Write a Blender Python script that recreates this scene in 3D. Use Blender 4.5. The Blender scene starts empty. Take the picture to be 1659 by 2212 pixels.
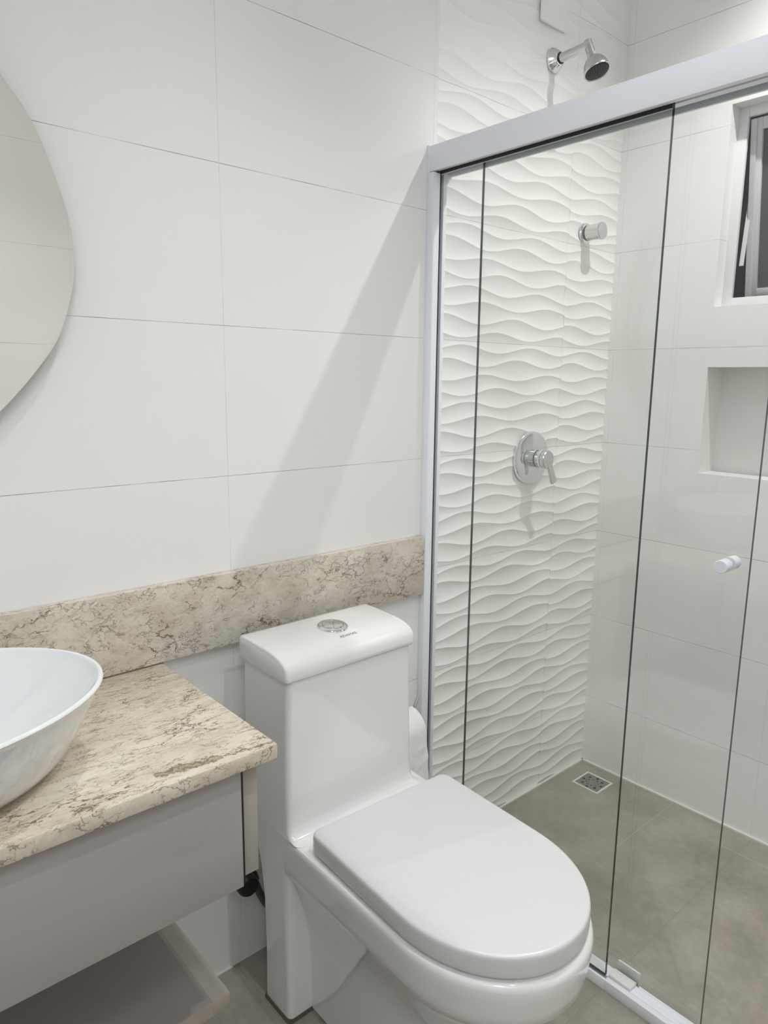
import bpy, bmesh, math, random
import numpy as np
from mathutils import Vector, Matrix, noise as mnoise
random.seed(7)
S = bpy.context.scene
COL = S.collection
PI = math.pi

# ------------------------------------------------------------------ camera
cam_d = bpy.data.cameras.new('camera')
cam = bpy.data.objects.new('camera', cam_d); COL.objects.link(cam)
cam_d.sensor_fit = 'VERTICAL'; cam_d.sensor_height = 36.0
cam_d.lens = 36.0 * 1536.85 / 2212.0
cam_d.clip_start = 0.02
r0 = Vector((0.75182468, -0.65927407, 0.01083273))
r1 = Vector((-0.11292885, -0.14493366, -0.98297574))
r2 = Vector((0.64962044, 0.7378021, -0.18341577))
M = Matrix(((r0.x, -r1.x, -r2.x, 0), (r0.y, -r1.y, -r2.y, -1.3), (r0.z, -r1.z, -r2.z, 1.346), (0, 0, 0, 1)))
cam.matrix_world = M
S.camera = cam

# ------------------------------------------------------------------ world, light, exposure
w = bpy.data.worlds.new('night'); S.world = w; w.use_nodes = True
w.node_tree.nodes['Background'].inputs[0].default_value = (0.010, 0.011, 0.013, 1)
w.node_tree.nodes['Background'].inputs[1].default_value = 1.0
S.view_settings.view_transform = 'Standard'
S.view_settings.look = 'None'
S.view_settings.gamma = 1.0
S.view_settings.use_curve_mapping = False
S.view_settings.exposure = -0.10
S.cycles.max_bounces = 14
S.cycles.diffuse_bounces = 8
S.cycles.glossy_bounces = 6
S.cycles.transparent_max_bounces = 24
S.cycles.sample_clamp_indirect = 4.0

CEIL = 2.75
LAMPS = [  # x, y, watts, colour, cone
    (1.76, -0.73, 70.0, (1.0, 0.975, 0.975), 121),
    (0.66, -0.56, 31.0, (1.0, 0.975, 0.965), 84),
    (0.79, -1.27, 38.0, (0.97, 0.975, 1.0), 118),
]
FILL_PANEL = (-0.30, -1.92, 0.30, 12.5, (0.84, 0.92, 1.0))   # x, y, side, watts, colour of the added square fill panel

# ------------------------------------------------------------------ materials
def new_mat(name):
    m = bpy.data.materials.new(name); m.use_nodes = True
    nt = m.node_tree
    return m, nt, nt.nodes['Principled BSDF']

def pbr(name, col, rough=0.4, metal=0.0, spec=0.5, coat=0.0):
    m, nt, b = new_mat(name)
    b.inputs['Base Color'].default_value = (*col, 1)
    b.inputs['Roughness'].default_value = rough
    b.inputs['Metallic'].default_value = metal
    b.inputs['Specular IOR Level'].default_value = spec
    b.inputs['Coat Weight'].default_value = coat
    b.inputs['Coat Roughness'].default_value = 0.03
    return m

class NT:
    def __init__(s, nt): s.nt = nt
    def n(s, t, **kw):
        nd = s.nt.nodes.new(t)
        for k, v in kw.items():
            if hasattr(nd, k): setattr(nd, k, v)
            else: nd.inputs[k].default_value = v
        return nd
    def l(s, a, b): s.nt.links.new(a, b)
    def val(s, sock, x):
        if isinstance(x, (int, float)): sock.default_value = x
        else: s.l(x, sock)
    def math(s, op, a, b=0.0, c=0.0):
        nd = s.nt.nodes.new('ShaderNodeMath'); nd.operation = op
        s.val(nd.inputs[0], a); s.val(nd.inputs[1], b); s.val(nd.inputs[2], c)
        return nd.outputs[0]
    def mix(s, f, a, b):
        nd = s.nt.nodes.new('ShaderNodeMix'); nd.data_type = 'RGBA'
        s.val(nd.inputs[0], f)
        for i, x in ((6, a), (7, b)):
            if isinstance(x, tuple): nd.inputs[i].default_value = (*x, 1)
            else: s.l(x, nd.inputs[i])
        return nd.outputs[2]
    def ramp(s, f, stops):
        nd = s.nt.nodes.new('ShaderNodeValToRGB'); s.l(f, nd.inputs[0])
        e = nd.color_ramp.elements
        while len(e) < len(stops): e.new(0.5)
        for el, (p, c) in zip(e, stops):
            el.position = p; el.color = (*c, 1) if isinstance(c, tuple) else (c, c, c, 1)
        return nd.outputs[0]
    def line(s, coord, origin, period, width):
        # 1 on a grid line, 0 elsewhere
        t = s.math('SUBTRACT', coord, origin)
        t = s.math('DIVIDE', t, period)
        t = s.math('ADD', t, 0.5)
        t = s.math('FRACT', t)
        t = s.math('SUBTRACT', t, 0.5)
        t = s.math('ABSOLUTE', t)
        t = s.math('MULTIPLY', t, period)
        return s.math('LESS_THAN', t, width * 0.5)

def tile_mat(name, axis, u0, uper, z0, zper, col, joint, rough=0.2, width=0.0014, vis=0.75, bumpy=0.0):
    m, nt, b = new_mat(name); N = NT(nt)
    geo = N.n('ShaderNodeNewGeometry')
    sep = N.n('ShaderNodeSeparateXYZ'); N.l(geo.outputs['Position'], sep.inputs[0])
    u = sep.outputs[axis]; z = sep.outputs[2]
    lv = N.line(u, u0, uper, width * 0.8); lh = N.line(z, z0, zper, width)
    nz = N.n('ShaderNodeTexNoise', Scale=9.0, Detail=3.0); N.l(geo.outputs['Position'], nz.inputs['Vector'])
    brk = N.ramp(nz.outputs[0], [(0.35, 0.25), (0.62, 1.0)])
    j = N.math('MAXIMUM', N.math('MULTIPLY', lv, 0.45), lh)
    j = N.math('MULTIPLY', N.math('MULTIPLY', j, brk), vis)
    nz2 = N.n('ShaderNodeTexNoise', Scale=2.2, Detail=2.0); N.l(geo.outputs['Position'], nz2.inputs['Vector'])
    c0 = N.mix(nz2.outputs[0], tuple(x * 0.985 for x in col), tuple(min(1, x * 1.01) for x in col))
    N.l(N.mix(j, c0, joint), b.inputs['Base Color'])
    b.inputs['Roughness'].default_value = rough
    if bumpy:
        nb = N.n('ShaderNodeTexNoise', Scale=55.0, Detail=2.0); N.l(geo.outputs['Position'], nb.inputs['Vector'])
        bp = N.n('ShaderNodeBump', Strength=bumpy, Distance=0.002); N.l(nb.outputs[0], bp.inputs['Height'])
        N.l(bp.outputs[0], b.inputs['Normal'])
    return m

WHITE = (0.845, 0.845, 0.83)
JOINT = (0.22, 0.21, 0.20)
M_wall = tile_mat('satin_white_wall_tile', 0, 0.717, 0.5715, 1.447, 0.2995, WHITE, JOINT, 0.17, bumpy=0.06)
M_wave = tile_mat('matt_relief_tile', 0, 1.857, 0.557, 1.447, 0.2995, (0.88, 0.88, 0.865), JOINT, 0.42, vis=0.6)
M_wallR = tile_mat('white_shower_tile', 1, -0.588, 0.5715, 1.447, 0.2995, WHITE, JOINT, 0.2, bumpy=0.04)
M_cream = tile_mat('cream_wall_tile', 0, 1.14, 1.2, 1.483, 0.42, (0.94, 0.915, 0.86), (0.3, 0.28, 0.25), 0.3)
M_ceil = pbr('ceiling_paint', (0.87, 0.87, 0.86), 0.8)
M_left = tile_mat('left_wall_tile', 1, -0.6, 0.5715, 1.447, 0.2995, (0.86, 0.87, 0.88), JOINT, 0.25)

def floor_mat():
    m, nt, b = new_mat('concrete_porcelain_floor'); N = NT(nt)
    geo = N.n('ShaderNodeNewGeometry')
    P = geo.outputs['Position']
    sep = N.n('ShaderNodeSeparateXYZ'); N.l(P, sep.inputs[0])
    x, y = sep.outputs[0], sep.outputs[1]
    n1 = N.n('ShaderNodeTexNoise', Scale=5.5, Detail=6.0, Roughness=0.62); N.l(P, n1.inputs['Vector'])
    n2 = N.n('ShaderNodeTexNoise', Scale=42.0, Detail=4.0, Roughness=0.7); N.l(P, n2.inputs['Vector'])
    n3 = N.n('ShaderNodeTexNoise', Scale=300.0, Detail=1.0); N.l(P, n3.inputs['Vector'])
    f = N.math('ADD', N.math('MULTIPLY', n1.outputs[0], 0.62), N.math('MULTIPLY', n2.outputs[0], 0.28))
    f = N.math('ADD', f, N.math('MULTIPLY', n3.outputs[0], 0.10))
    c = N.ramp(f, [(0.34, (0.235, 0.212, 0.175)), (0.5, (0.315, 0.288, 0.240)), (0.68, (0.41, 0.38, 0.325))])
    j1 = N.line(x, 0.70, 0.60, 0.002); j2 = N.line(y, -0.595, 0.60, 0.002)
    # cuts of the shower floor towards the drain
    inx = N.math('GREATER_THAN', x, 1.35)
    c1 = N.math('MULTIPLY', N.math('LESS_THAN', N.math('ABSOLUTE', N.math('ADD', y, 0.348)), 0.0012), N.math('GREATER_THAN', x, 1.75))
    c2 = N.math('MULTIPLY', N.math('LESS_THAN', N.math('ABSOLUTE', N.math('SUBTRACT', x, 2.008)), 0.0012), N.math('LESS_THAN', y, -0.348))
    cut = N.math('MULTIPLY', N.math('MAXIMUM', c1, c2), inx)
    joint = N.math('MULTIPLY', N.math('MAXIMUM', j1, j2), 0.45)
    c = N.mix(joint, c, (0.20, 0.185, 0.16))
    c = N.mix(N.math('MULTIPLY', cut, 0.5), c, (0.50, 0.47, 0.42))
    N.l(c, b.inputs['Base Color'])
    b.inputs['Roughness'].default_value = 0.42
    bp = N.n('ShaderNodeBump', Strength=0.12, Distance=0.002); N.l(n2.outputs[0], bp.inputs['Height']); N.l(bp.outputs[0], b.inputs['Normal'])
    return m
M_floor = floor_mat()

def stone_mat(name, stretch, rot, light, mid, dark, vein_amt=1.0, bold=False):
    """beige travertine-like marble: clouds, crackled brown veins and pits"""
    m, nt, b = new_mat(name); N = NT(nt)
    geo = N.n('ShaderNodeNewGeometry')
    mp = N.n('ShaderNodeMapping'); N.l(geo.outputs['Position'], mp.inputs['Vector'])
    mp.inputs['Scale'].default_value = stretch; mp.inputs['Rotation'].default_value = rot
    wn = N.n('ShaderNodeTexNoise', Scale=13.0, Detail=5.0, Roughness=0.65); N.l(mp.outputs[0], wn.inputs['Vector'])
    vm = N.n('ShaderNodeVectorMath', operation='MULTIPLY_ADD')
    N.l(wn.outputs['Color'], vm.inputs[0]); vm.inputs[1].default_value = (0.11, 0.11, 0.11); N.l(mp.outputs[0], vm.inputs[2])
    P = vm.outputs[0]
    n1 = N.n('ShaderNodeTexNoise', Scale=7.0, Detail=8.0, Roughness=0.66); N.l(P, n1.inputs['Vector'])
    n2 = N.n('ShaderNodeTexNoise', Scale=34.0, Detail=6.0, Roughness=0.7); N.l(P, n2.inputs['Vector'])
    f = N.math('ADD', N.math('MULTIPLY', n1.outputs[0], 0.6), N.math('MULTIPLY', n2.outputs[0], 0.4))
    c = N.ramp(f, [(0.33, dark), (0.47, mid), (0.62, light)])
    def vein(scale, w, keep_lo, keep_hi, seed):
        v = N.n('ShaderNodeTexVoronoi', feature='DISTANCE_TO_EDGE', Scale=scale); N.l(P, v.inputs['Vector'])
        e = N.math('LESS_THAN', v.outputs[0], w)
        e = N.ramp(v.outputs[0], [(0.0, 1.0), (w, 0.55), (w * 2.2, 0.0)])
        mk = N.n('ShaderNodeTexNoise', Scale=scale * 0.55, Detail=4.0, Roughness=0.6)
        mo = N.n('ShaderNodeVectorMath', operation='ADD'); N.l(mp.outputs[0], mo.inputs[0]); mo.inputs[1].default_value = (seed, seed * 1.7, seed * 0.6)
        N.l(mo.outputs[0], mk.inputs['Vector'])
        k = N.ramp(mk.outputs[0], [(keep_lo, 0.0), (keep_hi, 1.0)])
        return N.math('MULTIPLY', e, k)
    v1 = vein(17.0, 0.018, 0.49, 0.57, 3.1)
    v2 = vein(46.0, 0.030, 0.46, 0.55, 9.3)
    v3 = vein(90.0, 0.05, 0.53, 0.66, 5.7)
    v = N.math('MAXIMUM', N.math('MAXIMUM', N.math('MULTIPLY', v1, 0.85), N.math('MULTIPLY', v2, 0.62)), N.math('MULTIPLY', v3, 0.34))
    c = N.mix(N.math('MULTIPLY', v, vein_amt), c, (0.10, 0.062, 0.036))
    if bold:
        sp_ = N.n('ShaderNodeSeparateXYZ'); N.l(geo.outputs['Position'], sp_.inputs[0])
        bx_, by_ = sp_.outputs[0], sp_.outputs[1]
        wb = N.n('ShaderNodeTexNoise', Scale=38.0, Detail=5.0, Roughness=0.75); N.l(geo.outputs['Position'], wb.inputs['Vector'])
        yc = N.math('MULTIPLY_ADD', bx_, -0.156, -0.3365)
        d_ = N.math('ABSOLUTE', N.math('ADD', N.math('SUBTRACT', by_, yc), N.math('MULTIPLY', N.math('SUBTRACT', wb.outputs[0], 0.5), 0.045)))
        inx = N.math('MULTIPLY', N.math('GREATER_THAN', bx_, 0.368), N.math('LESS_THAN', N.math('ADD', bx_, N.math('MULTIPLY', wb.outputs[0], 0.02)), 0.56))
        patch = N.math('MULTIPLY', N.ramp(d_, [(0.0035, 1.0), (0.0055, 0.0)]), N.math('MULTIPLY', inx, N.math('LESS_THAN', bx_, 0.468)))
        c = N.mix(N.math('MULTIPLY', patch, 0.75), c, (0.36, 0.29, 0.155))
        e_ = N.math('ABSOLUTE', N.math('SUBTRACT', d_, N.math('MULTIPLY', N.math('LESS_THAN', bx_, 0.468), 0.0042)))
        ln = N.math('MULTIPLY', N.ramp(e_, [(0.0011, 1.0), (0.0028, 0.0)]), inx)
        c = N.mix(N.math('MULTIPLY', ln, 0.85), c, (0.10, 0.065, 0.035))
    N.l(c, b.inputs['Base Color'])
    b.inputs['Roughness'].default_value = 0.28
    bp = N.n('ShaderNodeBump', Strength=0.10, Distance=0.001); N.l(n2.outputs[0], bp.inputs['Height']); N.l(bp.outputs[0], b.inputs['Normal'])
    return m
M_top = stone_mat('beige_marble_top', (0.8, 2.1, 1.0), (0, 0, math.radians(-18)), (0.72, 0.665, 0.56), (0.60, 0.53, 0.425), (0.48, 0.40, 0.30), 1.2, True)
M_splash = stone_mat('beige_marble_splash', (0.85, 1.0, 1.35), (0, math.radians(-14), 0), (0.74, 0.69, 0.61), (0.60, 0.545, 0.465), (0.46, 0.395, 0.315), 1.15)

M_porc = pbr('white_porcelain', (0.83, 0.83, 0.82), 0.06, 0, 0.6, 0.6)
M_porc_basin = pbr('white_basin_porcelain', (0.80, 0.815, 0.83), 0.07, 0, 0.6, 0.6)
M_seat = pbr('white_seat_plastic', (0.70, 0.70, 0.705), 0.26, 0, 0.5)
M_alu = pbr('white_painted_aluminium', (0.86, 0.87, 0.93), 0.38)
M_win = pbr('white_window_aluminium', (0.74, 0.75, 0.75), 0.4)
M_sash = pbr('grey_window_sash', (0.60, 0.60, 0.61), 0.35)
M_chrome = pbr('polished_chrome', (0.78, 0.78, 0.79), 0.07, 1.0)
M_brush = pbr('satin_chrome', (0.62, 0.62, 0.61), 0.22, 1.0)
M_black = pbr('black_rubber_and_gap_shade', (0.012, 0.012, 0.013), 0.45)
M_nozzle = pbr('grey_nozzle', (0.16, 0.16, 0.16), 0.4)
M_taupe = pbr('taupe_laminate', (0.39, 0.36, 0.345), 0.33)
M_beige = pbr('beige_laminate_edge', (0.40, 0.36, 0.31), 0.4)
M_brown = pbr('grey_brown_shelf_board', (0.34, 0.31, 0.285), 0.3)
M_plast = pbr('white_plastic', (0.76, 0.76, 0.74), 0.35)
M_knobw = pbr('white_knob_plastic', (0.74, 0.76, 0.80), 0.3)
M_paper = pbr('toilet_paper', (0.82, 0.81, 0.79), 0.9, 0, 0.1)
M_core = pbr('cardboard_core', (0.36, 0.27, 0.18), 0.85)
M_text = pbr('grey_print', (0.22, 0.22, 0.22), 0.5)
M_seal = pbr('brown_sealant', (0.10, 0.085, 0.065), 0.6)
M_caulk = pbr('white_caulk', (0.72, 0.71, 0.67), 0.6)
M_steel = pbr('stainless_steel', (0.40, 0.40, 0.39), 0.32, 1.0)
M_hole = pbr('dark_hole', (0.008, 0.008, 0.008), 0.8)
M_mirror = pbr('silvered_mirror', (0.965, 0.96, 0.945), 0.015, 1.0)
M_medge = pbr('dark_mirror_edge', (0.07, 0.075, 0.07), 0.25)
M_frost = pbr('frosted_dark_window_pane', (0.085, 0.085, 0.083), 0.5)
M_edge = pbr('dark_green_glass_edge', (0.012, 0.026, 0.024), 0.12)

def glass_mat():
    m, nt, b = new_mat('clear_tempered_glass'); N = NT(nt)
    nt.nodes.remove(b)
    out = nt.nodes['Material Output']
    geo = N.n('ShaderNodeNewGeometry')
    dt = N.n('ShaderNodeVectorMath', operation='DOT_PRODUCT')
    N.l(geo.outputs['Normal'], dt.inputs[0]); N.l(geo.outputs['Incoming'], dt.inputs[1])
    c = N.math('ABSOLUTE', dt.outputs['Value'])
    k = N.math('POWER', N.math('SUBTRACT', 1.0, c), 5.0)
    fr = N.math('ADD', N.math('MULTIPLY', k, 0.96), 0.04)
    tr = N.n('ShaderNodeBsdfTransparent'); tr.inputs[0].default_value = (0.984, 0.990, 0.982, 1)
    gl = N.n('ShaderNodeBsdfGlossy'); gl.inputs['Roughness'].default_value = 0.0
    gl.inputs['Color'].default_value = (0.95, 1.0, 0.97, 1)
    mx = N.n('ShaderNodeMixShader'); N.l(fr, mx.inputs[0]); N.l(tr.outputs[0], mx.inputs[1]); N.l(gl.outputs[0], mx.inputs[2])
    N.l(mx.outputs[0], out.inputs['Surface'])
    return m
M_glass = glass_mat()
def emit_mat():
    m, nt, b = new_mat('lamp_diffuser')
    b.inputs['Base Color'].default_value = (0.9, 0.9, 0.88, 1)
    b.inputs['Emission Color'].default_value = (1, 0.97, 0.92, 1)
    b.inputs['Emission Strength'].default_value = 3.0
    return m
M_emit = emit_mat()

# ------------------------------------------------------------------ helpers
def finish(name, bm, mats, parent=None, ang=32, smooth=True):
    bm.normal_update()
    if smooth:
        for f in bm.faces: f.smooth = True
        lim = math.radians(ang)
        for e in bm.edges:
            if len(e.link_faces) == 2:
                if e.calc_face_angle(0) > lim: e.smooth = False
            else: e.smooth = False
    me = bpy.data.meshes.new(name)
    bm.to_mesh(me); bm.free()
    if not isinstance(mats, (list, tuple)): mats = [mats]
    for m in mats: me.materials.append(m)
    o = bpy.data.objects.new(name, me); COL.objects.link(o)
    if parent: 
        o.parent = parent
        o.matrix_parent_inverse = Matrix.Translation(-parent.location)
    return o

def thing(name, label, cat, loc=(0, 0, 0), group=None):
    o = bpy.data.objects.new(name, None); COL.objects.link(o); o.location = loc
    o.empty_display_size = 0.05
    o['label'] = label; o['category'] = cat
    if group: o['group'] = group
    return o
def tag(o, label, cat, group=None):
    o['label'] = label; o['category'] = cat
    if group: o['group'] = group
    return o
def struct(o, label=None):
    o['kind'] = 'structure'
    if label: o['label'] = label
    return o

def add_box(bm, x0, x1, y0, y1, z0, z1, bev=0.0, seg=2, mi=0, mat=None):
    vs = [bm.verts.new(p) for p in ((x0,y0,z0),(x1,y0,z0),(x1,y1,z0),(x0,y1,z0),(x0,y0,z1),(x1,y0,z1),(x1,y1,z1),(x0,y1,z1))]
    if mat is not None:
        for v in vs: v.co = mat @ v.co
    fs = [bm.faces.new([vs[i] for i in q]) for q in ((0,3,2,1),(4,5,6,7),(0,1,5,4),(1,2,6,5),(2,3,7,6),(3,0,4,7))]
    for f in fs: f.material_index = mi
    if bev > 0:
        es = list({e for f in fs for e in f.edges})
        bmesh.ops.bevel(bm, geom=es, offset=bev, segments=seg, profile=0.5, affect='EDGES', material=-1)
    return fs
def box(name, x0, x1, y0, y1, z0, z1, mat, parent=None, bev=0.0, seg=2):
    bm = bmesh.new(); add_box(bm, x0, x1, y0, y1, z0, z1, bev, seg)
    return finish(name, bm, mat, parent)

def add_loft(bm, rings, cap0=True, cap1=True, mi=0, closed=True):
    R = [[bm.verts.new(p) for p in r] for r in rings]
    n = len(R[0])
    for a, b in zip(R, R[1:]):
        for i in range(n if closed else n - 1):
            f = bm.faces.new((a[i], a[(i+1) % n], b[(i+1) % n], b[i])); f.material_index = mi
    if cap0: bm.faces.new(list(reversed(R[0]))).material_index = mi
    if cap1: bm.faces.new(R[-1]).material_index = mi
    return R

def frame(axis):
    a = Vector(axis).normalized()
    h = Vector((0, 0, 1)) if abs(a.z) < 0.9 else Vector((1, 0, 0))
    u = h.cross(a).normalized(); v = a.cross(u)
    return a, u, v
def add_lathe(bm, prof, origin, axis, n=40, mi=0, cap0=True, cap1=True, sx=1.0):
    """prof: list of (radius, distance along axis)"""
    a, u, v = frame(axis); o = Vector(origin)
    rings = []
    for r, t in prof:
        rings.append([o + a * t + (u * math.cos(2*PI*i/n) * sx + v * math.sin(2*PI*i/n)) * max(r, 1e-5) for i in range(n)])
    return add_loft(bm, rings, cap0, cap1, mi)
def add_tube(bm, pts, r, n=14, mi=0, radii=None):
    pts = [Vector(p) for p in pts]; rings = []
    pu = None
    for i, p in enumerate(pts):
        d = (pts[min(i+1, len(pts)-1)] - pts[max(i-1, 0)]).normalized()
        if pu is None: _, u, v = frame(d)
        else:
            u = (pu - d * pu.dot(d)).normalized(); v = d.cross(u)
        pu = u
        rr = radii[i] if radii else r
        rings.append([p + (u * math.cos(2*PI*k/n) + v * math.sin(2*PI*k/n)) * rr for k in range(n)])
    return add_loft(bm, rings, True, True, mi)
def spline(P, n=8, closed=False):
    P = [Vector(p) for p in P]; out = []; N = len(P)
    for i in range(N if closed else N - 1):
        p0 = P[(i-1) % N] if closed or i > 0 else P[0]
        p1 = P[i]; p2 = P[(i+1) % N]
        p3 = P[(i+2) % N] if closed or i + 2 < N else P[-1]
        for k in range(n):
            t = k / n
            out.append(0.5 * ((2*p1) + (p2-p0)*t + (2*p0-5*p1+4*p2-p3)*t*t + (3*p1-p0-3*p2+p3)*t**3))
    if not closed: out.append(P[-1])
    return out

def rrect(x0, x1, y0, y1, r, z, k=6):
    """counter-clockwise rounded rectangle ring; r = radius or (front-left, front-right, back-right, back-left)"""
    if not isinstance(r, (tuple, list)): r = (r,)*4
    pts = []
    for (cx, cy, a0, rr) in ((x0+r[0], y0+r[0], PI, r[0]), (x1-r[1], y0+r[1], 1.5*PI, r[1]), (x1-r[2], y1-r[2], 0, r[2]), (x0+r[3], y1-r[3], 0.5*PI, r[3])):
        for i in range(k+1):
            a = a0 + 0.5*PI*i/k
            pts.append((cx + rr*math.cos(a), cy + rr*math.sin(a), z))
    return pts
def dshape(xc, hw, yb, ys, L, z, n=40, rb=0.02, kb=5, ex=2.0):
    """D outline: straight back at yb, straight sides to ys, half ellipse of length L towards -y; counter-clockwise"""
    pts = []
    for i in range(n+1):
        a = PI + PI*i/n
        c, s = math.cos(a), math.sin(a)
        x = math.copysign(abs(c)**(2/ex), c); y = math.copysign(abs(s)**(2/ex), s)
        pts.append((xc + hw*x, ys + L*y, z))
    for i in range(kb+1):
        a = 0.5*PI*i/kb
        pts.append((xc + hw - rb + rb*math.cos(a), yb - rb + rb*math.sin(a), z))
    for i in range(kb+1):
        a = 0.5*PI + 0.5*PI*i/kb
        pts.append((xc - hw + rb + rb*math.cos(a), yb - rb + rb*math.sin(a), z))
    return pts

# ------------------------------------------------------------------ the room
XL, XR, YF = -0.72, 2.113, -2.20
XW = 1.30                         # relief tiles start here
def plane_obj(name, quads, mat):
    bm = bmesh.new()
    for q in quads: bm.faces.new([bm.verts.new(p) for p in q])
    return finish(name, bm, mat, smooth=False)

struct(box('floor', XL-0.1, XR+0.35, YF-0.1, 0.1, -0.08, 0.0, M_floor), 'grey-brown concrete-look porcelain floor tiles')
struct(box('ceiling', XL-0.1, XR+0.1, YF-0.1, 0.1, CEIL, CEIL+0.06, M_ceil), 'white painted ceiling')
struct(box('wall_back', XL-0.1, XW, 0.0, 0.1, 0.0, CEIL, M_wall), 'white satin tiled wall behind the toilet and vanity')
struct(box('wall_left', XL-0.1, XL, YF-0.1, 0.0, 0.0, CEIL, M_left), 'white tiled wall left of the vanity')
struct(box('wall_front', XL, XR, YF-0.1, YF, 0.0, CEIL, M_cream), 'cream tiled wall seen in the mirror')

# relief wall of the shower: rows of mesh follow the wavy ridges
def wave_wall():
    p = 0.2995; nb = 8; dz = p/nb; per = 0.2858
    crest = [1.416, 1.356, 1.502, 1.560, 1.440, 1.490, 1.337, 1.548]
    z0 = 1.447
    xs = np.concatenate([np.arange(XW, 1.8565, 0.006), [1.8567, 1.8573], np.arange(1.863, XR, 0.006), [XR]])
    ii = list(range(-45, 40))
    def ridge(i, x):
        k = (-i) % nb                       # order downwards from a joint
        amp = 0.0098 + 0.0012*math.sin(k*2.3)
        c = crest[k]
        xx = np.where(x > 1.857, x + 0.018, x)
        off = 0.0012*math.sin(k*1.7)
        return z0 + (i - 0.5)*dz + off + amp*np.cos(2*PI*(xx - c)/per) - 0.001*np.where(x > 1.857, 1.0, 0.0)
    ts = [0, 0.03, 0.09, 0.2, 0.36, 0.52, 0.68, 0.82, 0.92, 0.972]
    rows = []
    for i in ii[:-1]:
        a = ridge(i, xs); b = ridge(i+1, xs)
        g = b - a
        for t in ts:
            z = a + g*t
            prof = 1 - abs(2*t - 1)**2.3
            y = 0.0006 + 0.082*g*prof
            rows.append((z, y))
    Z = np.array([r[0] for r in rows]); Y = np.array([r[1] for r in rows])
    Z = np.clip(Z, 0.0, CEIL)
    keep = [k for k in range(len(rows)) if not (np.all(Z[k] <= 0) or np.all(Z[k] >= CEIL))]
    lo, hi = max(keep[0]-1, 0), min(keep[-1]+1, len(rows)-1)
    Z = Z[lo:hi+1]; Y = Y[lo:hi+1]
    nr, nc = Z.shape
    V = np.stack([np.broadcast_to(xs, (nr, nc)), Y, Z], -1).reshape(-1, 3)
    idx = np.arange(nr*nc).reshape(nr, nc)
    F = np.stack([idx[:-1, :-1], idx[:-1, 1:], idx[1:, 1:], idx[1:, :-1]], -1).reshape(-1, 4)
    V = V.tolist(); F = F.tolist()
    b0 = len(V)
    V += [(XW, 0.1, 0), (XR, 0.1, 0), (XR, 0.1, CEIL), (XW, 0.1, CEIL)]
    F.append([b0+3, b0+2, b0+1, b0])
    me = bpy.data.meshes.new('wall_shower'); me.from_pydata(V, [], F); me.validate()
    me.polygons.foreach_set('use_smooth', [True]*len(me.polygons)); me.update()
    me.materials.append(M_wave)
    o = bpy.data.objects.new('wall_shower', me); COL.objects.link(o)
    return o
struct(wave_wall(), 'white wall tiles with wavy horizontal relief inside the shower')

# right wall with window opening and niche
WY0, WY1, WZ0, WZ1 = -0.94, -0.328, 1.561, 2.098
NY0, NY1, NZ0, NZ1 = -0.86, -0.327, 1.079, 1.391
def wall_right():
    bm = bmesh.new()
    ys = sorted({YF, NY0, NY1, WY0, WY1, 0.0, 0.1}); zs = sorted({0.0, NZ0, NZ1, WZ0, WZ1, CEIL})
    for y0, y1 in zip(ys, ys[1:]):
        for z0, z1 in zip(zs, zs[1:]):
            ym, zm = (y0+y1)/2, (z0+z1)/2
            if WY0 < ym < WY1 and WZ0 < zm < WZ1: continue
            if NY0 < ym < NY1 and NZ0 < zm < NZ1: continue
            bm.faces.new([bm.verts.new(p) for p in ((XR,y0,z0),(XR,y0,z1),(XR,y1,z1),(XR,y1,z0))])
            bm.faces.new([bm.verts.new(p) for p in ((XR+.062,y0,z0),(XR+.062,y1,z0),(XR+.062,y1,z1),(XR+.062,y0,z1))])
    x0, x1 = XR, XR+0.062
    for q in (((x0,WY0,WZ0),(x0,WY1,WZ0),(x1,WY1,WZ0),(x1,WY0,WZ0)), ((x0,WY0,WZ1),(x1,WY0,WZ1),(x1,WY1,WZ1),(x0,WY1,WZ1)),
              ((x0,WY0,WZ0),(x1,WY0,WZ0),(x1,WY0,WZ1),(x0,WY0,WZ1)), ((x0,WY1,WZ0),(x0,WY1,WZ1),(x1,WY1,WZ1),(x1,WY1,WZ0))):
        bm.faces.new([bm.verts.new(p) for p in q])
    bmesh.ops.remove_doubles(bm, verts=bm.verts, dist=1e-5)
    return finish('wall_right', bm, M_wallR, smooth=False)
WR = struct(wall_right(), 'white tiled shower wall holding the window and the niche')
bm = bmesh.new()
x0, x1 = XR, XR+0.10
for q in (((x1,NY0,NZ0),(x1,NY0,NZ1),(x1,NY1,NZ1),(x1,NY1,NZ0)), ((x0,NY0,NZ0),(x0,NY1,NZ0),(x1,NY1,NZ0),(x1,NY0,NZ0)),
          ((x0,NY0,NZ1),(x1,NY0,NZ1),(x1,NY1,NZ1),(x0,NY1,NZ1)), ((x0,NY0,NZ0),(x1,NY0,NZ0),(x1,NY0,NZ1),(x0,NY0,NZ1)),
          ((x0,NY1,NZ0),(x0,NY1,NZ1),(x1,NY1,NZ1),(x1,NY1,NZ0))):
    bm.faces.new([bm.verts.new(p) for p in q])
niche = finish('niche', bm, M_plast, WR, smooth=False)
niche.data.materials[0] = pbr('niche_tile', (0.79, 0.79, 0.765), 0.3)

# pale caulk where walls meet the floor
bm = bmesh.new()
add_box(bm, 1.35, XR, -0.006, 0.001, 0.0, 0.005); add_box(bm, XR-0.006, XR, YF, 0.0, 0.0, 0.005); add_box(bm, 0.3, 0.69, -0.004, 0.0, 0.0, 0.003)
struct(finish('trim_1', bm, M_caulk, smooth=False), 'pale caulk line where the walls meet the floor')

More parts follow.
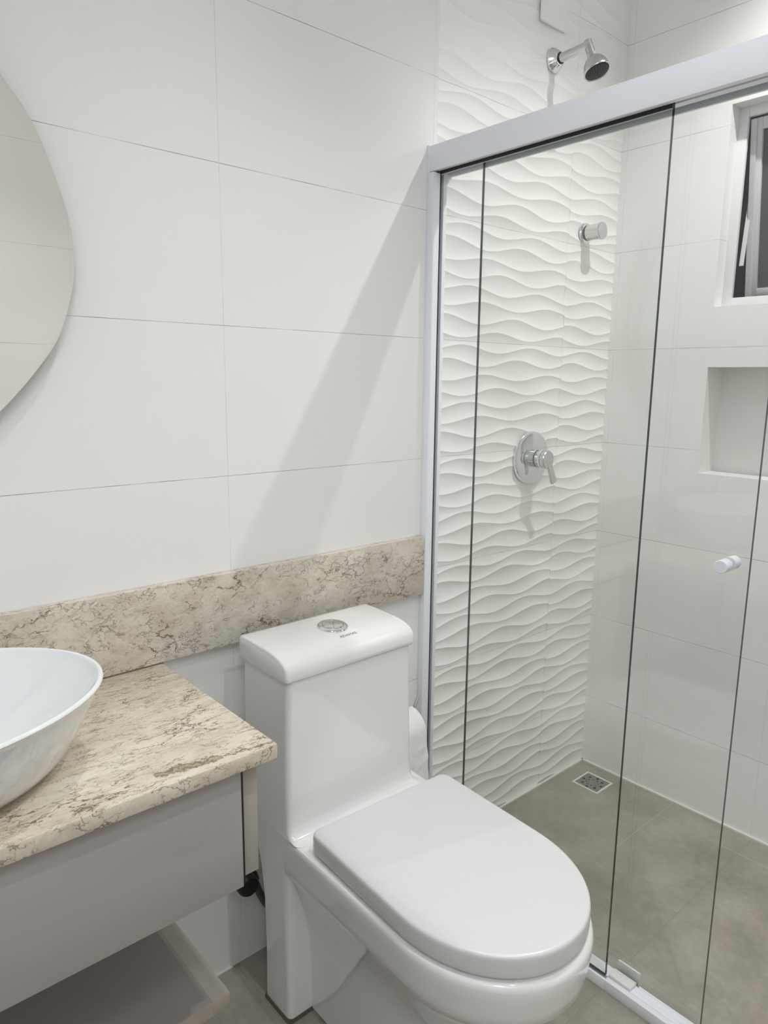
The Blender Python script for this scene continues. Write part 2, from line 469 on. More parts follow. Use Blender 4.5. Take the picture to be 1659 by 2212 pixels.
# window: white frame, dark pane in a sash tilted outwards
win = bpy.data.objects.new('window_1', None); COL.objects.link(win); win.location = (XR+0.05, (WY0+WY1)/2, WZ0)
struct(win, 'small white framed window with dark sash tilted outwards above the niche')
fx0, fx1 = XR+0.048, XR+0.060
bm = bmesh.new(); t = 0.027
add_box(bm, fx0, fx1, WY1-t, WY1, WZ0, WZ1, 0.001); add_box(bm, fx0, fx1, WY0, WY0+t, WZ0, WZ1, 0.001)
add_box(bm, fx0, fx1, WY0+t, WY1-t, WZ0, WZ0+t, 0.001); add_box(bm, fx0, fx1, WY0+t, WY1-t, WZ1-t, WZ1, 0.001)
finish('window_frame', bm, M_win, win)
ang = math.radians(8.6); px, pz = XR+0.062, WZ1-t-0.004
rot = Matrix.Translation((px, 0, pz)) @ Matrix.Rotation(-ang, 4, 'Y')
sy0, sy1, sh = WY0+t+0.003, WY1-t-0.0015, 0.478
bm = bmesh.new(); s = 0.031
add_box(bm, 0, 0.022, sy1-s, sy1, -sh, 0, 0.0015, mat=rot); add_box(bm, 0, 0.022, sy0, sy0+s, -sh, 0, 0.0015, mat=rot)
add_box(bm, 0, 0.022, sy0+s, sy1-s, -s, 0, 0.0015, mat=rot); add_box(bm, 0, 0.022, sy0+s, sy1-s, -sh, -sh+s*0.8, 0.0015, mat=rot)
add_box(bm, -0.005, 0.0, sy1-s*0.55, sy1-0.002, -sh+0.002, -0.002, mat=rot)
sash = finish('sash', bm, M_sash, win)
bm = bmesh.new(); add_box(bm, 0.009, 0.015, sy0+s-0.002, sy1-s+0.002, -sh+s*0.8-0.002, -s+0.002, mat=rot)
pane = finish('pane', bm, M_frost, sash); 
bm = bmesh.new()
pA = Vector((XR+0.085, WY1-t-0.003, 1.68)); pB = rot @ Vector((0.012, sy1-0.002, -0.20))
d = (pB-pA); L = d.length; q = d.to_track_quat('Z', 'Y').to_matrix().to_4x4()
add_box(bm, -0.006, 0.006, -0.0012, 0.0012, 0, L, mat=Matrix.Translation(pA) @ q)
finish('stay_arm', bm, M_win, win)

# ------------------------------------------------------------------ ceiling lamps and an added fill panel (above the frame)
spots = ['white recessed ceiling spotlight over the shower', 'white recessed ceiling spotlight above the toilet and vanity', 'white recessed ceiling spotlight in the middle of the room']
for (lx, ly, wt, colr, cone), lab in zip(LAMPS, spots):
    t_ = thing('ceiling_spotlight', lab, 'ceiling light', (lx, ly, CEIL), 'recessed ceiling spotlights')
    bm = bmesh.new(); add_lathe(bm, [(0.045, 0), (0.045, -0.004), (0.036, -0.006), (0.034, -0.001)], (lx, ly, CEIL), (0, 0, 1), 32)
    finish('trim_ring', bm, M_plast, t_)
    bm = bmesh.new(); add_lathe(bm, [(0.034, -0.0012), (0.034, -0.0025)], (lx, ly, CEIL), (0, 0, 1), 32)
    finish('diffuser', bm, M_emit, t_)
    ld = bpy.data.lights.new('spot_lamp', 'SPOT'); ld.energy = wt; ld.color = colr
    ld.shadow_soft_size = 0.014; ld.spot_size = math.radians(cone); ld.spot_blend = 1.0
    lo = bpy.data.objects.new('spot_lamp', ld); COL.objects.link(lo); lo.parent = t_
    lo.location = (0, 0, -0.03)

px_, py_, ps_, pw_, pc_ = FILL_PANEL
t_ = thing('added_fill_panel', 'square white fill light panel added on the unseen ceiling', 'ceiling light', (px_, py_, CEIL))  # added to brighten surfaces facing left and front; no such lamp is seen
bm = bmesh.new(); h_ = ps_/2 + .012
for a, b, c, d in ((-h_, h_, -h_, -ps_/2), (-h_, h_, ps_/2, h_), (-h_, -ps_/2, -ps_/2, ps_/2), (ps_/2, h_, -ps_/2, ps_/2)): add_box(bm, px_+a, px_+b, py_+c, py_+d, CEIL-.014, CEIL)
finish('fill_panel_frame', bm, M_plast, t_)
box('diffuser', px_-ps_/2, px_+ps_/2, py_-ps_/2, py_+ps_/2, CEIL-.008, CEIL-.004, M_emit, t_)  # glowing face of the added fill panel
ld = bpy.data.lights.new('fill_panel_lamp', 'AREA'); ld.shape = 'SQUARE'; ld.size = ps_; ld.energy = pw_; ld.color = pc_
lo = bpy.data.objects.new('fill_panel_lamp', ld); COL.objects.link(lo); lo.parent = t_; lo.location = (0, 0, -.016)

# ------------------------------------------------------------------ shower screen (fixed part)
scr = thing('shower_screen', 'fixed clear glass shower screen with white aluminium header, jamb and bottom track', 'shower screen', (1.30, -0.3, 0))
bm = bmesh.new()
HZ0, HZ1 = 1.834, 1.889
add_box(bm, 1.271, 1.276, YF, 0, HZ0-0.002, HZ1, 0.001)
add_box(bm, 1.276, 1.345, YF, 0, HZ1-0.003, HZ1, 0.001)
add_box(bm, 1.342, 1.347, YF, 0, HZ0-0.002, HZ1-0.003, 0.001)
add_box(bm, 1.276, 1.292, YF, 0, HZ0+0.001, HZ0+0.004)
add_box(bm, 1.308, 1.326, YF, 0, HZ0+0.004, HZ0+0.007)
finish('header_rail', bm, M_alu, scr)
bm = bmesh.new(); add_box(bm, 1.269, 1.349, -0.006, 0, HZ0-0.006, HZ1+0.002, 0.0008)
finish('end_cap', bm, M_alu, scr)
bm = bmesh.new()
add_box(bm, 1.270, 1.2945, -0.021, 0, 0.026, HZ0-0.004, 0.0018)
add_box(bm, 1.306, 1.318, -0.021, 0, 0.026, HZ0-0.004, 0.0018)
add_box(bm, 1.29, 1.31, -0.004, 0, 0.026, HZ0-0.004)
finish('jamb_profile', bm, M_alu, scr)
bm = bmesh.new(); add_box(bm, 1.2948, 1.2960, -0.0215, -0.004, 0.028, HZ0-0.002); add_box(bm, 1.2925, 1.2962, -0.597, -0.02, HZ0-0.006, HZ0+0.004)
finish('seal_strip', bm, M_black, scr)
def glass_panel(name, x0, x1, y0, y1, z0, z1, parent):
    bm = bmesh.new(); fs = add_box(bm, x0, x1, y0, y1, z0, z1)
    for f in bm.faces:
        f.material_index = 0 if abs(f.calc_center_median().x - (x0+x1)/2) > 0.4*(x1-x0) else 1
    return finish(name, bm, [M_glass, M_edge], parent, smooth=False)
glass_panel('glass_panel', 1.2964, 1.3044, -0.597, -0.006, 0.030, HZ0+0.006, scr)
bm = bmesh.new()
add_box(bm, 1.290, 1.2957, -0.6, 0, 0.0, 0.027, 0.0008); add_box(bm, 1.290, 1.3040, YF, -0.6003, 0.0, 0.027, 0.0008)
add_box(bm, 1.2958, 1.3495, -0.6, 0, 0.0, 0.012); add_box(bm, 1.3041, 1.3495, YF, -0.6003, 0.0, 0.012)
add_box(bm, 1.3055, 1.3190, YF, 0, 0.0121, 0.026, 0.0008); add_box(bm, 1.3192, 1.3320, YF, 0, 0.0121, 0.0245, 0.0008)
finish('bottom_track', bm, M_alu, scr)
bm = bmesh.new()
add_box(bm, 1.304, 1.327, -0.655, -0.602, 0.026, 0.034, 0.001); add_box(bm, 1.343, 1.347, -0.655, -0.602, 0.012, 0.048, 0.0008); add_box(bm, 1.327, 1.330, -0.655, -0.602, 0.0246, 0.034)
finish('door_guide', bm, M_plast, scr)

door = thing('shower_sliding_door', 'clear sliding glass shower door with white round knob, half open behind the fixed panel', 'shower door', (1.338, -0.45, 0.03))
glass_panel('glass_panel', 1.334, 1.342, -0.796, -0.119, 0.014, HZ0+0.02, door)
kn = (1.334, -0.7555, 1.012)
bm = bmesh.new()
def ribbed(sign, x):
    prof = [(0.0065, 0), (0.0065, 0.003), (0.0125, 0.0035)]
    d0 = 0.004
    for k in range(6):
        prof += [(0.0128, d0), (0.0128, d0+0.0019), (0.0119, d0+0.0022), (0.0119, d0+0.0028)]; d0 += 0.003
    prof += [(0.0128, d0), (0.0128, d0+0.003), (0.0118, d0+0.0045), (0.0001, d0+0.0046)]
    add_lathe(bm, prof, (x, kn[1], kn[2]), (sign, 0, 0), 32)
ribbed(-1, 1.334)
finish('knob', bm, M_knobw, door)
bm = bmesh.new(); ribbed(1, 1.342)
finish('knob', bm, M_knobw, door)

# ------------------------------------------------------------------ toilet
XC = 0.874
toi = thing('toilet', 'white one-piece toilet with closed lid between the vanity and the shower screen', 'toilet', (XC, -0.4, 0))
bm = bmesh.new()
# tank and rear column, bottom to top:  z, xl, xr, yfront, yback, radius
rows = [(0.004, .708, 1.040, -.212, -.116, .012), (0.12, .708, 1.040, -.212, -.118, .014), (0.25, .706, 1.042, -.212, -.117, .016), (0.33, .704, 1.044, -.214, -.107, .018),
        (0.38, .7020, 1.048, -.218, -.098, .018), (0.415, .7020, 1.052, -.226, -.091, .018), (0.430, .7020, 1.055, -.245, -.088, .018), (0.438, .7020, 1.056, -.262, -.086, .018),
        (0.4415, .7020, 1.055, -.262, -.086, .016), (0.4425, .7020, 1.053, -.250, -.085, .014), (0.445, .7020, 1.049, -.240, -.085, .014), (0.452, .7020, 1.043, -.231, -.083, .013), (0.468, .7020, 1.040, -.227, -.080, .013),
        (0.50, .7020, 1.038, -.226, -.076, .013), (0.56, .7020, 1.036, -.226, -.068, .013), (0.62, .7020, 1.034, -.226, -.062, .013), (0.70, .704, 1.030, -.227, -.060, .013), (0.7735, .706, 1.027, -.228, -.060, .012)]
add_loft(bm, [rrect(a, b, c, d, (r, r, r*0.7, r*0.7), z, 5) for z, a, b, c, d, r in rows])
# bowl: z, half width, y where the straight side ends, length of the curved front
YAW = Matrix.Translation((.880, -.5, 0)) @ Matrix.Rotation(-.05, 4, 'Z') @ Matrix.Translation((-.880, .5, 0))
def yawed(ring): return [YAW @ Vector(p) for p in ring]
br = [(0.004, .112, -.44, .130), (0.05, .110, -.44, .130), (0.12, .112, -.445, .135), (0.19, .118, -.46, .150), (0.25, .129, -.485, .172), (0.295, .143, -.515, .192), (0.325, .154, -.532, .208), (0.338, .159, -.537, .214),
      (0.345, .1605, -.538, .216), (0.349, .1625, -.540, .219), (0.352, .168, -.545, .226), (0.357, .1715, -.547, .230), (0.38, .175, -.549, .233), (0.41, .1775, -.550, .236), (0.428, .178, -.550, .237), (0.435, .1765, -.550, .235), (0.4395, .173, -.550, .231), (0.441, .167, -.550, .225), (0.441, .15, -.55, .20)]
def yawed_flush(ring):
    out = []
    for p in ring:
        q = YAW @ Vector(p)
        if q.x < .88 and q.y > -.5:
            k = min(1, (q.y + .5)/.2); k = k*k*(3 - 2*k)
            q.x = p[0] + k*max(0, .7030 - p[0])
        out.append(q)
    return out
add_loft(bm, [yawed_flush(dshape(.880, hw+.003, -.15, ys-.005, L-.014, z, 44, 0.012, 3, 2.1)) for z, hw, ys, L in br])
finish('body', bm, M_porc, toi, 40)
# tank lid
LE = 0.64
bm = bmesh.new()
prof = [(-.056, .7745), (-.054, .779)] + [(-.054, .812)] + [(-.056, .820), (-.062, .8255), (-.072, .827)]
for i in range(0, 19):
    a = 0.5*PI*i/18
    prof.append((-.100 - .134*(math.sin(a)**LE), .785 + .042*(math.cos(a)**LE if i < 18 else 0)))
prof += [(-.234, .779), (-.231, .7755), (-.228, .7745)]
def lidring(x, inset):
    cy, cz = -.145, .80
    out = []
    for y, z in prof:
        dy, dz = y-cy, z-cz
        l = math.hypot(dy, dz); k = max(0, (l-inset)/l)
        out.append((x, cy+dy*k, max(z if inset == 0 else cz+dz*k, 0)))
    return out
xl, xr = .698, 1.033
rings = [lidring(xl+.0, .007), lidring(xl+.0012, .0035), lidring(xl+.0035, .001), lidring(xl+.007, 0)] + [lidring(xl+.007+(xr-xl-.014)*i/6, 0) for i in range(1, 6)] + [lidring(xr-.007, 0), lidring(xr-.0035, .001), lidring(xr-.0012, .0035), lidring(xr, .007)]
add_loft(bm, rings)
bmesh.ops.recalc_face_normals(bm, faces=bm.faces)
tl = finish('tank_lid', bm, M_porc, toi, 45)
def lid_surface(y):
    s_ = min(1, max(0, (-.100 - y)/.134)) ** (1/LE)
    return .785 + .042*math.cos(math.asin(s_))**LE
# flush button
bx, by = .874, -.146; bz = lid_surface(-.146)
bm = bmesh.new(); add_lathe(bm, [(.0325, -.004), (.0325, .003), (.031, .0045), (.0285, .0055), (.0235, .006), (.0225, .0045)], (bx, by, bz), (0, -0.10, 1), 48)
ring = finish('button_ring', bm, M_chrome, tl)
def half_button(sgn, name):
    bm = bmesh.new()
    a, u, v = frame((0, -0.10, 1)); o = Vector((bx, by, bz))
    rings = []
    dv = Vector((0.5, 0.87, 0)); dv = (dv - a*dv.dot(a)).normalized(); nv = a.cross(dv)
    for r, h in ((.0218, .003), (.0218, .0062), (.0205, .0074), (.012, .0084)):
        ps = [o + a*h + dv*(r*math.cos(PI*i/24)) + nv*sgn*(r*math.sin(PI*i/24) + .0005) for i in range(25)]
        if sgn < 0: ps.reverse()
        rings.append(ps)
    add_loft(bm, rings)
    bmesh.ops.recalc_face_normals(bm, faces=bm.faces)
    return finish(name, bm, M_chrome, ring)
half_button(1, 'button_half'); half_button(-1, 'button_half')
# printed lettering on the lid
cu = bpy.data.curves.new('lettering', 'FONT'); cu.body = 'ADAMAS'; cu.size = 0.0115; cu.align_x = 'CENTER'; cu.align_y = 'CENTER'; cu.space_character = 0.95
tmp = bpy.data.objects.new('lettering_tmp', cu); COL.objects.link(tmp)
bpy.context.view_layer.update()
me = bpy.data.meshes.new_from_object(tmp.evaluated_get(bpy.context.evaluated_depsgraph_get()))
bpy.data.objects.remove(tmp)
ty = -.1945
yA, yB = ty-.004, ty+.004
for v in me.vertices:
    y = ty + v.co.y; x = .878 + v.co.x
    v.co = (x, y, lid_surface(y) + .0004)
me.materials.clear(); me.materials.append(M_text)
o = bpy.data.objects.new('lettering', me); COL.objects.link(o); o.parent = tl; o.matrix_parent_inverse = Matrix.Translation((0, 0, 0)) ; o['label'] = 'thin grey printed lettering'
o.parent = tl
# seat and lid
XS = .880
bm = bmesh.new()
add_loft(bm, [yawed(dshape(XS, a_, b_, -.557, c_, d_, 44, .02, 5)) for a_, b_, c_, d_ in ((.168, -.298, .203, .4412), (.170, -.296, .205, .4425), (.170, -.296, .205, .452))])
finish('seat', bm, M_seat, toi)
bm = bmesh.new()
LR = [(.447, .1690, .020), (.4476, .1716, .018), (.450, .1732, .018), (.455, .1735, .018), (.478, .1735, .018), (.4825, .1730, .018), (.4852, .1717, .018), (.4867, .1695, .018), (.4872, .166, .018), (.4873, .155, .018)]
add_loft(bm, [yawed(dshape(XS, hw+.0035, -.291 - (.1735-hw)*0.8, -.557, .213 - (.1735-hw), z, 52, rb, 6, 2.06)) for z, hw, rb in LR])
finish('lid', bm, M_seat, toi, 50)
# dark sealant bead around the foot
bm = bmesh.new()
add_loft(bm, [rrect(.703, 1.045, -.217, -.112, .012, 0.0, 4), rrect(.705, 1.043, -.215, -.114, .012, .006, 4)])
add_loft(bm, [yawed(dshape(.880, .121, -.15, -.445, .122, 0.0, 30, .012, 3, 2.1)), yawed(dshape(.880, .117, -.15, -.445, .118, .006, 30, .012, 3, 2.1))])
finish('base_sealant', bm, M_seal, toi)

# ------------------------------------------------------------------ vanity
TZ = .7895
top = box('countertop', XL, .552, -.430, -.001, TZ-.025, TZ, M_top, None, .0025)
tag(top, 'beige veined marble countertop carrying the oval basin', 'countertop')
sp = box('backsplash', XL, 1.268, -.020, -.0005, .7925, .948, M_splash, None, .0012)
tag(sp, 'long beige veined marble backsplash strip on the wall behind the toilet tank', 'backsplash')
bm = bmesh.new(); add_box(bm, XL, .552, -.0195, -.001, .7895, .7925)
finish('sealant_gap', bm, pbr('brown_gap', (.16, .13, .10), .7), sp, smooth=False)

cab = thing('vanity_cabinet', 'wall-hung taupe vanity cabinet with one wide drawer under the marble top', 'cabinet', (0, -.2, .56))
bm = bmesh.new()
add_box(bm, .502, .530, -.402, -.001, .566, TZ-.025, .0008)
finish('side_panel', bm, M_beige, cab)
bm = bmesh.new()
add_box(bm, XL, .495, -.385, -.06, .585, .60); add_box(bm, XL, .495, -.08, -.06, .60, TZ-.03); add_box(bm, XL, .50, -.385, -.06, TZ-.035, TZ-.025)
finish('carcass', bm, M_brown, cab)
box('gap_shade_strip', .4968, .5018, -.408, -.392, .562, .7535, M_black, cab)  # black strip stands in for the shade between drawer front and side panel
box('drawer_front', XL+.01, .4965, -.412, -.393, .557, .7555, M_taupe, cab, .0008)
# lower shelf
shf = thing('lower_shelf', 'low beige-edged shelf under the vanity with grey-brown inlay', 'shelf', (.2, -.15, .235))
bm = bmesh.new()
x1_, y0_ = .530, -.290; e = .034
add_box(bm, x1_-e, x1_, y0_, -.002, .222, .25, .0008); add_box(bm, XL, x1_-e, y0_, y0_+.002, .222, .25)
finish('edge_band', bm, M_beige, shf)
bm = bmesh.new(); add_box(bm, XL, x1_-e, y0_+.002, -.002, .224, .2495)
finish('inlay_board', bm, M_brown, shf, smooth=False)

# basin
bcx, bcy, bz0, bzr = .056, -.256, TZ, .924
bas = thing('wash_basin', 'white oval porcelain vessel basin standing on the marble countertop', 'wash basin', (bcx, bcy, TZ))
def ell(a, b, z, n=72): return [(bcx + a*math.cos(2*PI*i/n), bcy + b*math.sin(2*PI*i/n), z) for i in range(n)]
H = bzr - bz0
out_p = []
for t in (0, .02, .05, .1, .18, .28, .4, .53, .66, .79, .9, .96):
    k = t**0.56
    out_p.append((.196 + (.289-.196)*k, .100 + (.199-.100)*k, bz0 + H*t))
rim_p = [(.2905, .2005, bzr-.003), (.2895, .1995, bzr-.0005), (.2865, .1965, bzr+.001), (.2835, .1935, bzr-.0005), (.2815, .1915, bzr-.004)]
in_p = []
for t in (.93, .82, .7, .56, .42, .3, .2, .12, .06, .02, 0):
    k = t**0.42
    in_p.append((.02 + (.279-.02)*k, .02 + (.189-.02)*k, bz0+.016 + (H-.022)*t))
bm = bmesh.new(); add_loft(bm, [ell(*p) for p in out_p + rim_p + in_p])
bmesh.ops.recalc_face_normals(bm, faces=bm.faces)
bowl = finish('bowl', bm, M_porc_basin, bas, 60)
bm = bmesh.new(); add_lathe(bm, [(.026, 0), (.026, .003), (.022, .004), (.018, .0025), (.001, .0028)], (bcx, bcy, bz0+.0165), (0, 0, 1), 32)
finish('drain_cap', bm, M_chrome, bas)
# faucet, seen only in reflections
fau = thing('basin_faucet', 'tall chrome faucet behind the oval basin', 'faucet', (-.21, -.055, TZ))
bm = bmesh.new()
add_lathe(bm, [(.022, 0), (.022, .004), (.016, .006), (.016, .22), (.014, .228)], (-.21, -.055, TZ), (0, 0, 1), 28)
add_tube(bm, [(-.21, -.055, TZ+.19), (-.15, -.10, TZ+.205), (-.09, -.15, TZ+.205), (-.075, -.165, TZ+.195)], .010)
finish('spout', bm, M_chrome, fau)
bm = bmesh.new(); add_tube(bm, [(-.21, -.055, TZ+.226), (-.21, -.055, TZ+.240), (-.25, -.06, TZ+.250)], .006)
finish('lever', bm, M_chrome, fau)

# dark shut-off valve and supply hose at the wall, seen just below the cabinet
val = thing('supply_valve', 'black shut-off valve on the wall just under the vanity corner beside the toilet', 'valve', (.711, 0, .230))
VC = Vector((.711, 0, .230))
bm = bmesh.new(); add_lathe(bm, [(.027, -.001), (.027, .004), (.021, .010)], VC, (0, -1, 0), 32)
finish('flange', bm, M_black, val)
bm = bmesh.new(); add_lathe(bm, [(.013, .008), (.013, .022), (.022, .026), (.0245, .034), (.0245, .050), (.021, .056), (.0001, .058)], VC, (0, -1, 0), 32)
finish('knob', bm, M_black, val)
bm = bmesh.new(); add_tube(bm, [VC + Vector((0, -.016, 0)), VC + Vector((.022, -.016, .004)), VC + Vector((.030, -.018, -.004))], .010, 16)
finish('outlet', bm, M_black, val)
hose = thing('supply_hose', 'dark braided supply hose running from the wall valve behind the toilet', 'hose', (.745, -.03, .19))
path = spline([(.739, -.018, .228), (.742, -.026, .208), (.750, -.032, .180), (.764, -.042, .148), (.790, -.060, .118), (.83, -.085, .105), (.85, -.104, .105)], 12)
bm = bmesh.new(); add_tube(bm, path, .009, 14, radii=[.0084 + .0007*(k % 2) for k in range(len(path))])
finish('braid', bm, pbr('dark_braid', (.10, .10, .095), .4, .6), hose)
bm = bmesh.new(); add_tube(bm, [path[0], path[3], path[9]], .0115, 12)
finish('hose_nut', bm, M_black, hose)

# ------------------------------------------------------------------ mirror
mo = [(.296,1.288),(.356,1.354),(.396,1.412),(.422,1.49),(.428,1.545),(.423,1.60),(.405,1.665),(.378,1.735),(.336,1.795),(.27,1.868),(.17,1.935),(.05,1.965),(-.07,1.93),(-.16,1.84),(-.205,1.70),(-.205,1.54),(-.16,1.39),(-.08,1.27),(.03,1.20),(.13,1.183),(.22,1.222)]
mir = thing('wall_mirror', 'frameless pebble-shaped mirror mounted above the basin', 'mirror', (.11, 0, 1.57))
o2 = [(p.x, p.y) for p in spline([(x, z, 0) for x, z in mo], 8, True)]
bm = bmesh.new()
add_loft(bm, [[(x, -.025, z) for x, z in o2], [(x, -.029, z) for x, z in o2]])
bmesh.ops.recalc_face_normals(bm, faces=bm.faces)
for f in bm.faces: f.material_index = 1
for f in bm.faces:
    if abs(f.normal.y) > .9 and f.calc_center_median().y < -.028: f.material_index = 0
finish('mirror_glass', bm, [M_mirror, M_medge], mir, 30)
cxm, czm = .11, 1.57
o3 = [(cxm + (x-cxm)*.86, czm + (z-czm)*.88) for x, z in o2]
bm = bmesh.new(); add_loft(bm, [[(x, -.0005, z) for x, z in o3], [(x, -.025, z) for x, z in o3]])
bmesh.ops.recalc_face_normals(bm, faces=bm.faces)
finish('backing_board', bm, M_plast, mir)

# ------------------------------------------------------------------ shower fittings
sh = thing('wall_shower_fitting', 'chrome wall-mounted shower head with black nozzle face', 'shower head', (1.742, 0, 2.2))
A = Vector((1.742, 0, 2.202))
bm = bmesh.new(); add_lathe(bm, [(.031, 0), (.031, .004), (.029, .007), (.0185, .020), (.0165, .021)], A, (0, -1, 0), 8*5)
finish('flange', bm, M_chrome, sh)
bm = bmesh.new(); add_lathe(bm, [(.0145, 0), (.0145, .004), (.0118, .005)], A + Vector((0, -.019, 0)), (0, -1, 0), 24)
finish('seal_ring', bm, M_black, sh)
hd = Vector((0, -.40, -.916)).normalized()
E_ = A + Vector((0, -.108, .004))
bm = bmesh.new(); add_tube(bm, [A + Vector((0, -.02, 0)), A + Vector((0, -.100, .004)), E_ + Vector((0, -.004, .003))], .0115, 24)
add_tube(bm, [E_ - hd*.012, E_ + hd*.036], .0115, 24)
finish('arm', bm, M_brush, sh)
bm = bmesh.new(); add_lathe(bm, [(.0135, 0), (.0135, .014), (.012, .016)], E_ + hd*.026, hd, 8)
finish('ball_nut', bm, M_brush, sh)
Hb = E_ + hd*.036
bm = bmesh.new(); add_lathe(bm, [(.012, 0), (.018, .003), (.0245, .010), (.029, .018), (.032, .027), (.0335, .035), (.0345, .040), (.0335, .042), (.031, .0405)], Hb, hd, 48)
hdm = finish('head', bm, M_brush, sh, 40)
bm = bmesh.new(); add_lathe(bm, [(.0315, .036), (.0315, .0405), (.029, .0412), (.0001, .0415)], Hb, hd, 40)
fc = finish('nozzle_face', bm, M_black, hdm)
bm = bmesh.new(); a_, u_, v_ = frame(hd)
for rr, cnt in ((.024, 22), (.018, 16), (.012, 10), (.005, 4)):
    for k in range(cnt):
        an = 2*PI*k/cnt
        add_lathe(bm, [(.0011, 0), (.0011, .0012)], Hb + a_*.0411 + (u_*math.cos(an)+v_*math.sin(an))*rr, hd, 6)
finish('nozzles', bm, M_nozzle, fc, smooth=False)

mx = thing('shower_mixer', 'chrome single-lever shower mixer on a large round plate', 'shower mixer', (1.722, 0, 1.121))
MC = Vector((1.722, 0, 1.121))
bm = bmesh.new(); add_lathe(bm, [(.079, 0), (.079, .004), (.0765, .0085), (.071, .011), (.0001, .0118)], MC, (0, -1, 0), 72)
finish('wall_plate', bm, M_chrome, mx)
B0 = MC + Vector((-.002, -.011, 0))
bm = bmesh.new(); add_lathe(bm, [(.0265, 0), (.0265, .019), (.0255, .020)], B0, (0, -1, 0), 40)
finish('body_sleeve', bm, M_chrome, mx)
bm = bmesh.new(); add_lathe(bm, [(.0262, 0), (.0262, .004)], B0 + Vector((0, -.0195, 0)), (0, -1, 0), 40); add_lathe(bm, [(.024, 0), (.024, .003)], B0 + Vector((0, -.0405, 0)), (0, -1, 0), 40)
finish('gasket', bm, M_black, mx)
bm = bmesh.new(); add_lathe(bm, [(.0258, 0), (.0275, .003), (.0275, .008), (.0255, .011), (.0272, .013), (.0262, .0175)], B0 + Vector((0, -.0232, 0)), (0, -1, 0), 40)
finish('collar', bm, M_chrome, mx)
bm = bmesh.new()
K0 = B0 + Vector((0, -.0425, 0))
add_lathe(bm, [(.0262, 0), (.0262, .012), (.0245, .0145), (.0001, .015)], K0, (0, -1, 0), 40)
ld_ = Vector((.44, 0, -.90)).normalized(); sd_ = Vector((.90, 0, .44)).normalized()
def lring(w_, y, l0, l1, rr):
    pts = []
    c = K0
    for (a, b) in ((-w_*0.8, l0), (w_*0.8, l0), (w_*1.0, l1-rr), (w_-rr, l1), (-w_+rr, l1), (-w_*1.0, l1-rr)):
        pts.append(c + sd_*a + ld_*b + Vector((0, y, 0)))
    return pts
add_loft(bm, [lring(.0115, -.0085, .012, .078, .004), lring(.0125, -.0095, .012, .080, .005), lring(.0125, -.0138, .010, .080, .005), lring(.0115, -.0152, .010, .079, .004)])
bmesh.ops.recalc_face_normals(bm, faces=bm.faces)
finish('lever', bm, M_brush, mx)

rv = thing('shower_valve', 'small chrome stop-valve knob on the relief tiles', 'valve', (1.937, 0, 1.782))
RC = Vector((1.937, 0, 1.783))
bm = bmesh.new(); add_lathe(bm, [(.030, 0), (.030, .003), (.028, .006), (.022, .008)], RC, (0, -1, 0), 40)
finish('flange', bm, M_chrome, rv)
bm = bmesh.new(); add_lathe(bm, [(.0225, 0), (.0225, .006)], RC + Vector((0, -.0075, 0)), (0, -1, 0), 40)
finish('gasket', bm, M_black, rv)
bm = bmesh.new()
n = 40; rings = []
for t, r, fl in ((.0, .0225, 0), (.012, .0222, .03), (.030, .0228, .06), (.039, .0240, .02), (.041, .0246, 0), (.046, .0246, 0), (.0475, .0235, 0), (.048, .0005, 0)):
    rings.append([RC + Vector((0, -.0135-t, 0)) + Vector((math.cos(2*PI*i/n), 0, math.sin(2*PI*i/n)))*r*(1 - fl*(0.5+0.5*math.cos(8*2*PI*i/n))) for i in range(n)])
add_loft(bm, rings); bmesh.ops.recalc_face_normals(bm, faces=bm.faces)
finish('knob', bm, M_brush, rv, 40)

bm = bmesh.new()
rg = lambda y, i: [(x, y, z) for x, z, _ in [(p[0], p[1], 0) for p in rrect(1.668+i, 1.783-i, 2.278+i, 2.393-i, .006, 0)]]
add_loft(bm, [rg(-.0045, .002), rg(-.0045, 0), rg(-.0085, 0), rg(-.0105, .002)]); bmesh.ops.recalc_face_normals(bm, faces=bm.faces)
cp = thing('cover_plate', 'white blank cover plate on the wall above the shower head', 'cover plate', (1.7255, 0, 2.335))
finish('plate', bm, pbr('plate_white', (.88, .88, .865), .3), cp, 30)
bm = bmesh.new(); add_box(bm, 1.676, 1.775, -.006, -.0002, 2.286, 2.385); finish('mounting_box', bm, M_plast, cp)

dr = thing('floor_drain', 'square steel floor drain with white rim in the shower corner', 'drain', (2.006, -.112, 0))
bm = bmesh.new()
d0, d1, e0, e1 = 1.958, 2.054, -.161, -.063
for a, b, c, d in ((d0, d1, e0, e0+.006), (d0, d1, e1-.006, e1), (d0, d0+.006, e0+.006, e1-.006), (d1-.006, d1, e0+.006, e1-.006)): add_box(bm, a, b, c, d, 0, .003)
finish('rim', bm, M_caulk, dr)
bm = bmesh.new(); add_box(bm, d0+.006, d1-.006, e0+.006, e1-.006, 0, .0018)
gr = finish('grate', bm, M_steel, dr)
bm = bmesh.new(); cxd, cyd = (d0+d1)/2, (e0+e1)/2
for rr, cnt, hr in ((.033, 8, .0045), (.020, 8, .0025)):
    for k in range(cnt):
        an = 2*PI*(k+.5*(rr < .03))/cnt
        add_lathe(bm, [(hr, 0), (hr, .0004)], (cxd+rr*math.cos(an), cyd+rr*math.sin(an), .0018), (0, 0, 1), 12)
finish('holes', bm, M_hole, gr, smooth=False)

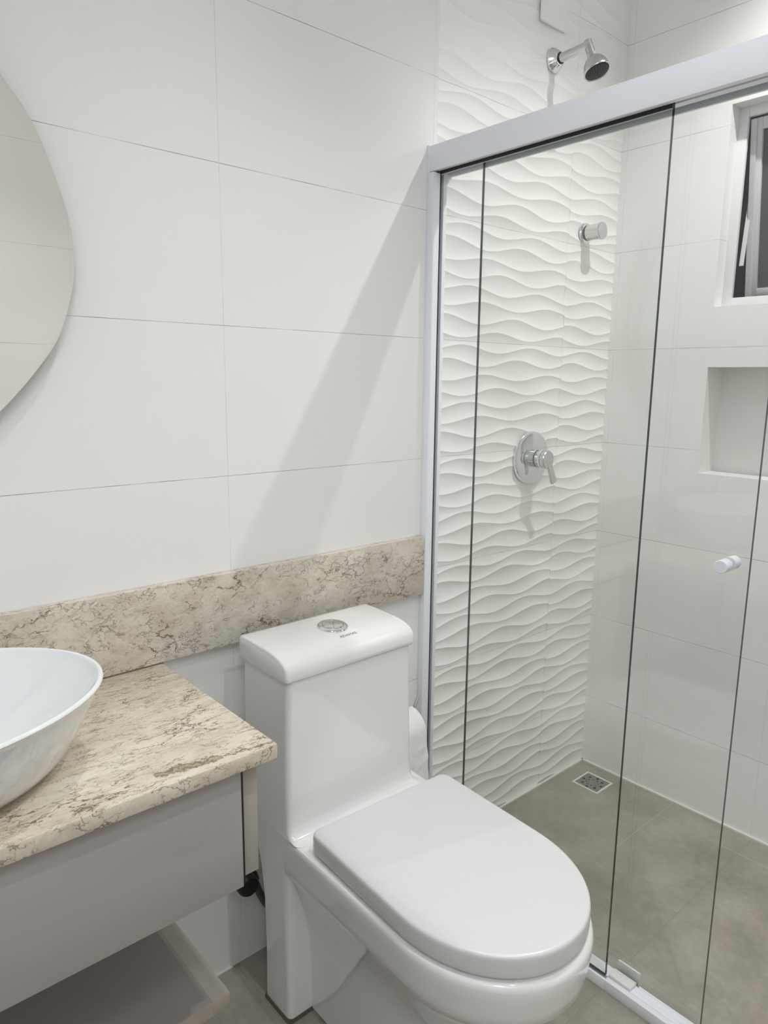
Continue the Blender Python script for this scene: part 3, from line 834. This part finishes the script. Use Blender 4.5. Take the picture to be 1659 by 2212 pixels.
# ------------------------------------------------------------------ toilet paper
hk = thing('toilet_paper_holder', 'chrome hooked paper holder on the wall right of the toilet tank', 'holder', (1.16, 0, .46))
bm = bmesh.new()
add_tube(bm, spline([(1.06, -.001, .487), (1.06, -.05, .487), (1.07, -.072, .487), (1.10, -.075, .487), (1.165, -.075, .487), (1.182, -.075, .495), (1.190, -.075, .520), (1.202, -.075, .543)], 6), .0045, 12)
finish('hook_arm', bm, M_chrome, hk)
bm = bmesh.new(); add_lathe(bm, [(.020, 0), (.020, .005), (.017, .007)], (1.06, 0, .487), (0, -1, 0), 28)
finish('wall_flange', bm, M_chrome, hk)
tp = thing('toilet_paper', 'white toilet paper roll with hanging tail on the chrome holder', 'toilet paper', (1.18, -.075, .455))
bm = bmesh.new()
rx0, rx1, ro, ri = 1.080, 1.175, .052, .020
cz_ = .487-.0165
prof = [(ri, 0), (ro-.003, 0), (ro, .003), (ro, rx1-rx0-.003), (ro-.003, rx1-rx0), (ri, rx1-rx0), (ri, 0)]
add_lathe(bm, prof, (rx0, -.075, cz_), (1, 0, 0), 48, cap0=False, cap1=False)
finish('roll', bm, M_paper, tp, 40)
bm = bmesh.new(); add_lathe(bm, [(ri-.0004, .001), (ri-.0012, .001), (ri-.0012, rx1-rx0-.001), (ri-.0004, rx1-rx0-.001), (ri-.0004, .001)], (rx0, -.075, cz_), (1, 0, 0), 32, cap0=False, cap1=False)
finish('core', bm, M_core, tp)
# crumpled tail
bm = bmesh.new(); nu, nv = 26, 44; grid = []
for j in range(nv+1):
    row = []
    for i in range(nu+1):
        u_ = i/nu; v_ = j/nv
        x = rx0+.001 + (rx1-rx0+.004)*u_ + .004*v_
        if v_ < .3:
            a = 0.5*PI - (v_/.3)*0.5*PI
            y = -.075 - (ro+.0015)*math.cos(a); z = cz_ + (ro+.0015)*math.sin(a)
        else:
            y = -.075 - ro - .0015 - .012*math.sin((v_-.3)*2.2); z = cz_ - (v_-.3)/.7*.20
        k = max(0, min(1, (v_-.1)*3))
        dn = mnoise.noise(Vector((x*55, z*40, 1.3)))*.0035 + mnoise.noise(Vector((x*130, z*90, 7.3)))*.0016
        row.append(bm.verts.new((x + mnoise.noise(Vector((z*45, u_*2, 3)))*.0025*k, y - abs(dn)*k, z)))
    grid.append(row)
for j in range(nv):
    for i in range(nu): bm.faces.new((grid[j][i], grid[j][i+1], grid[j+1][i+1], grid[j+1][i]))
tail = finish('tail', bm, M_paper, tp, 80)
sm = tail.modifiers.new('thickness', 'SOLIDIFY'); sm.thickness = .0006
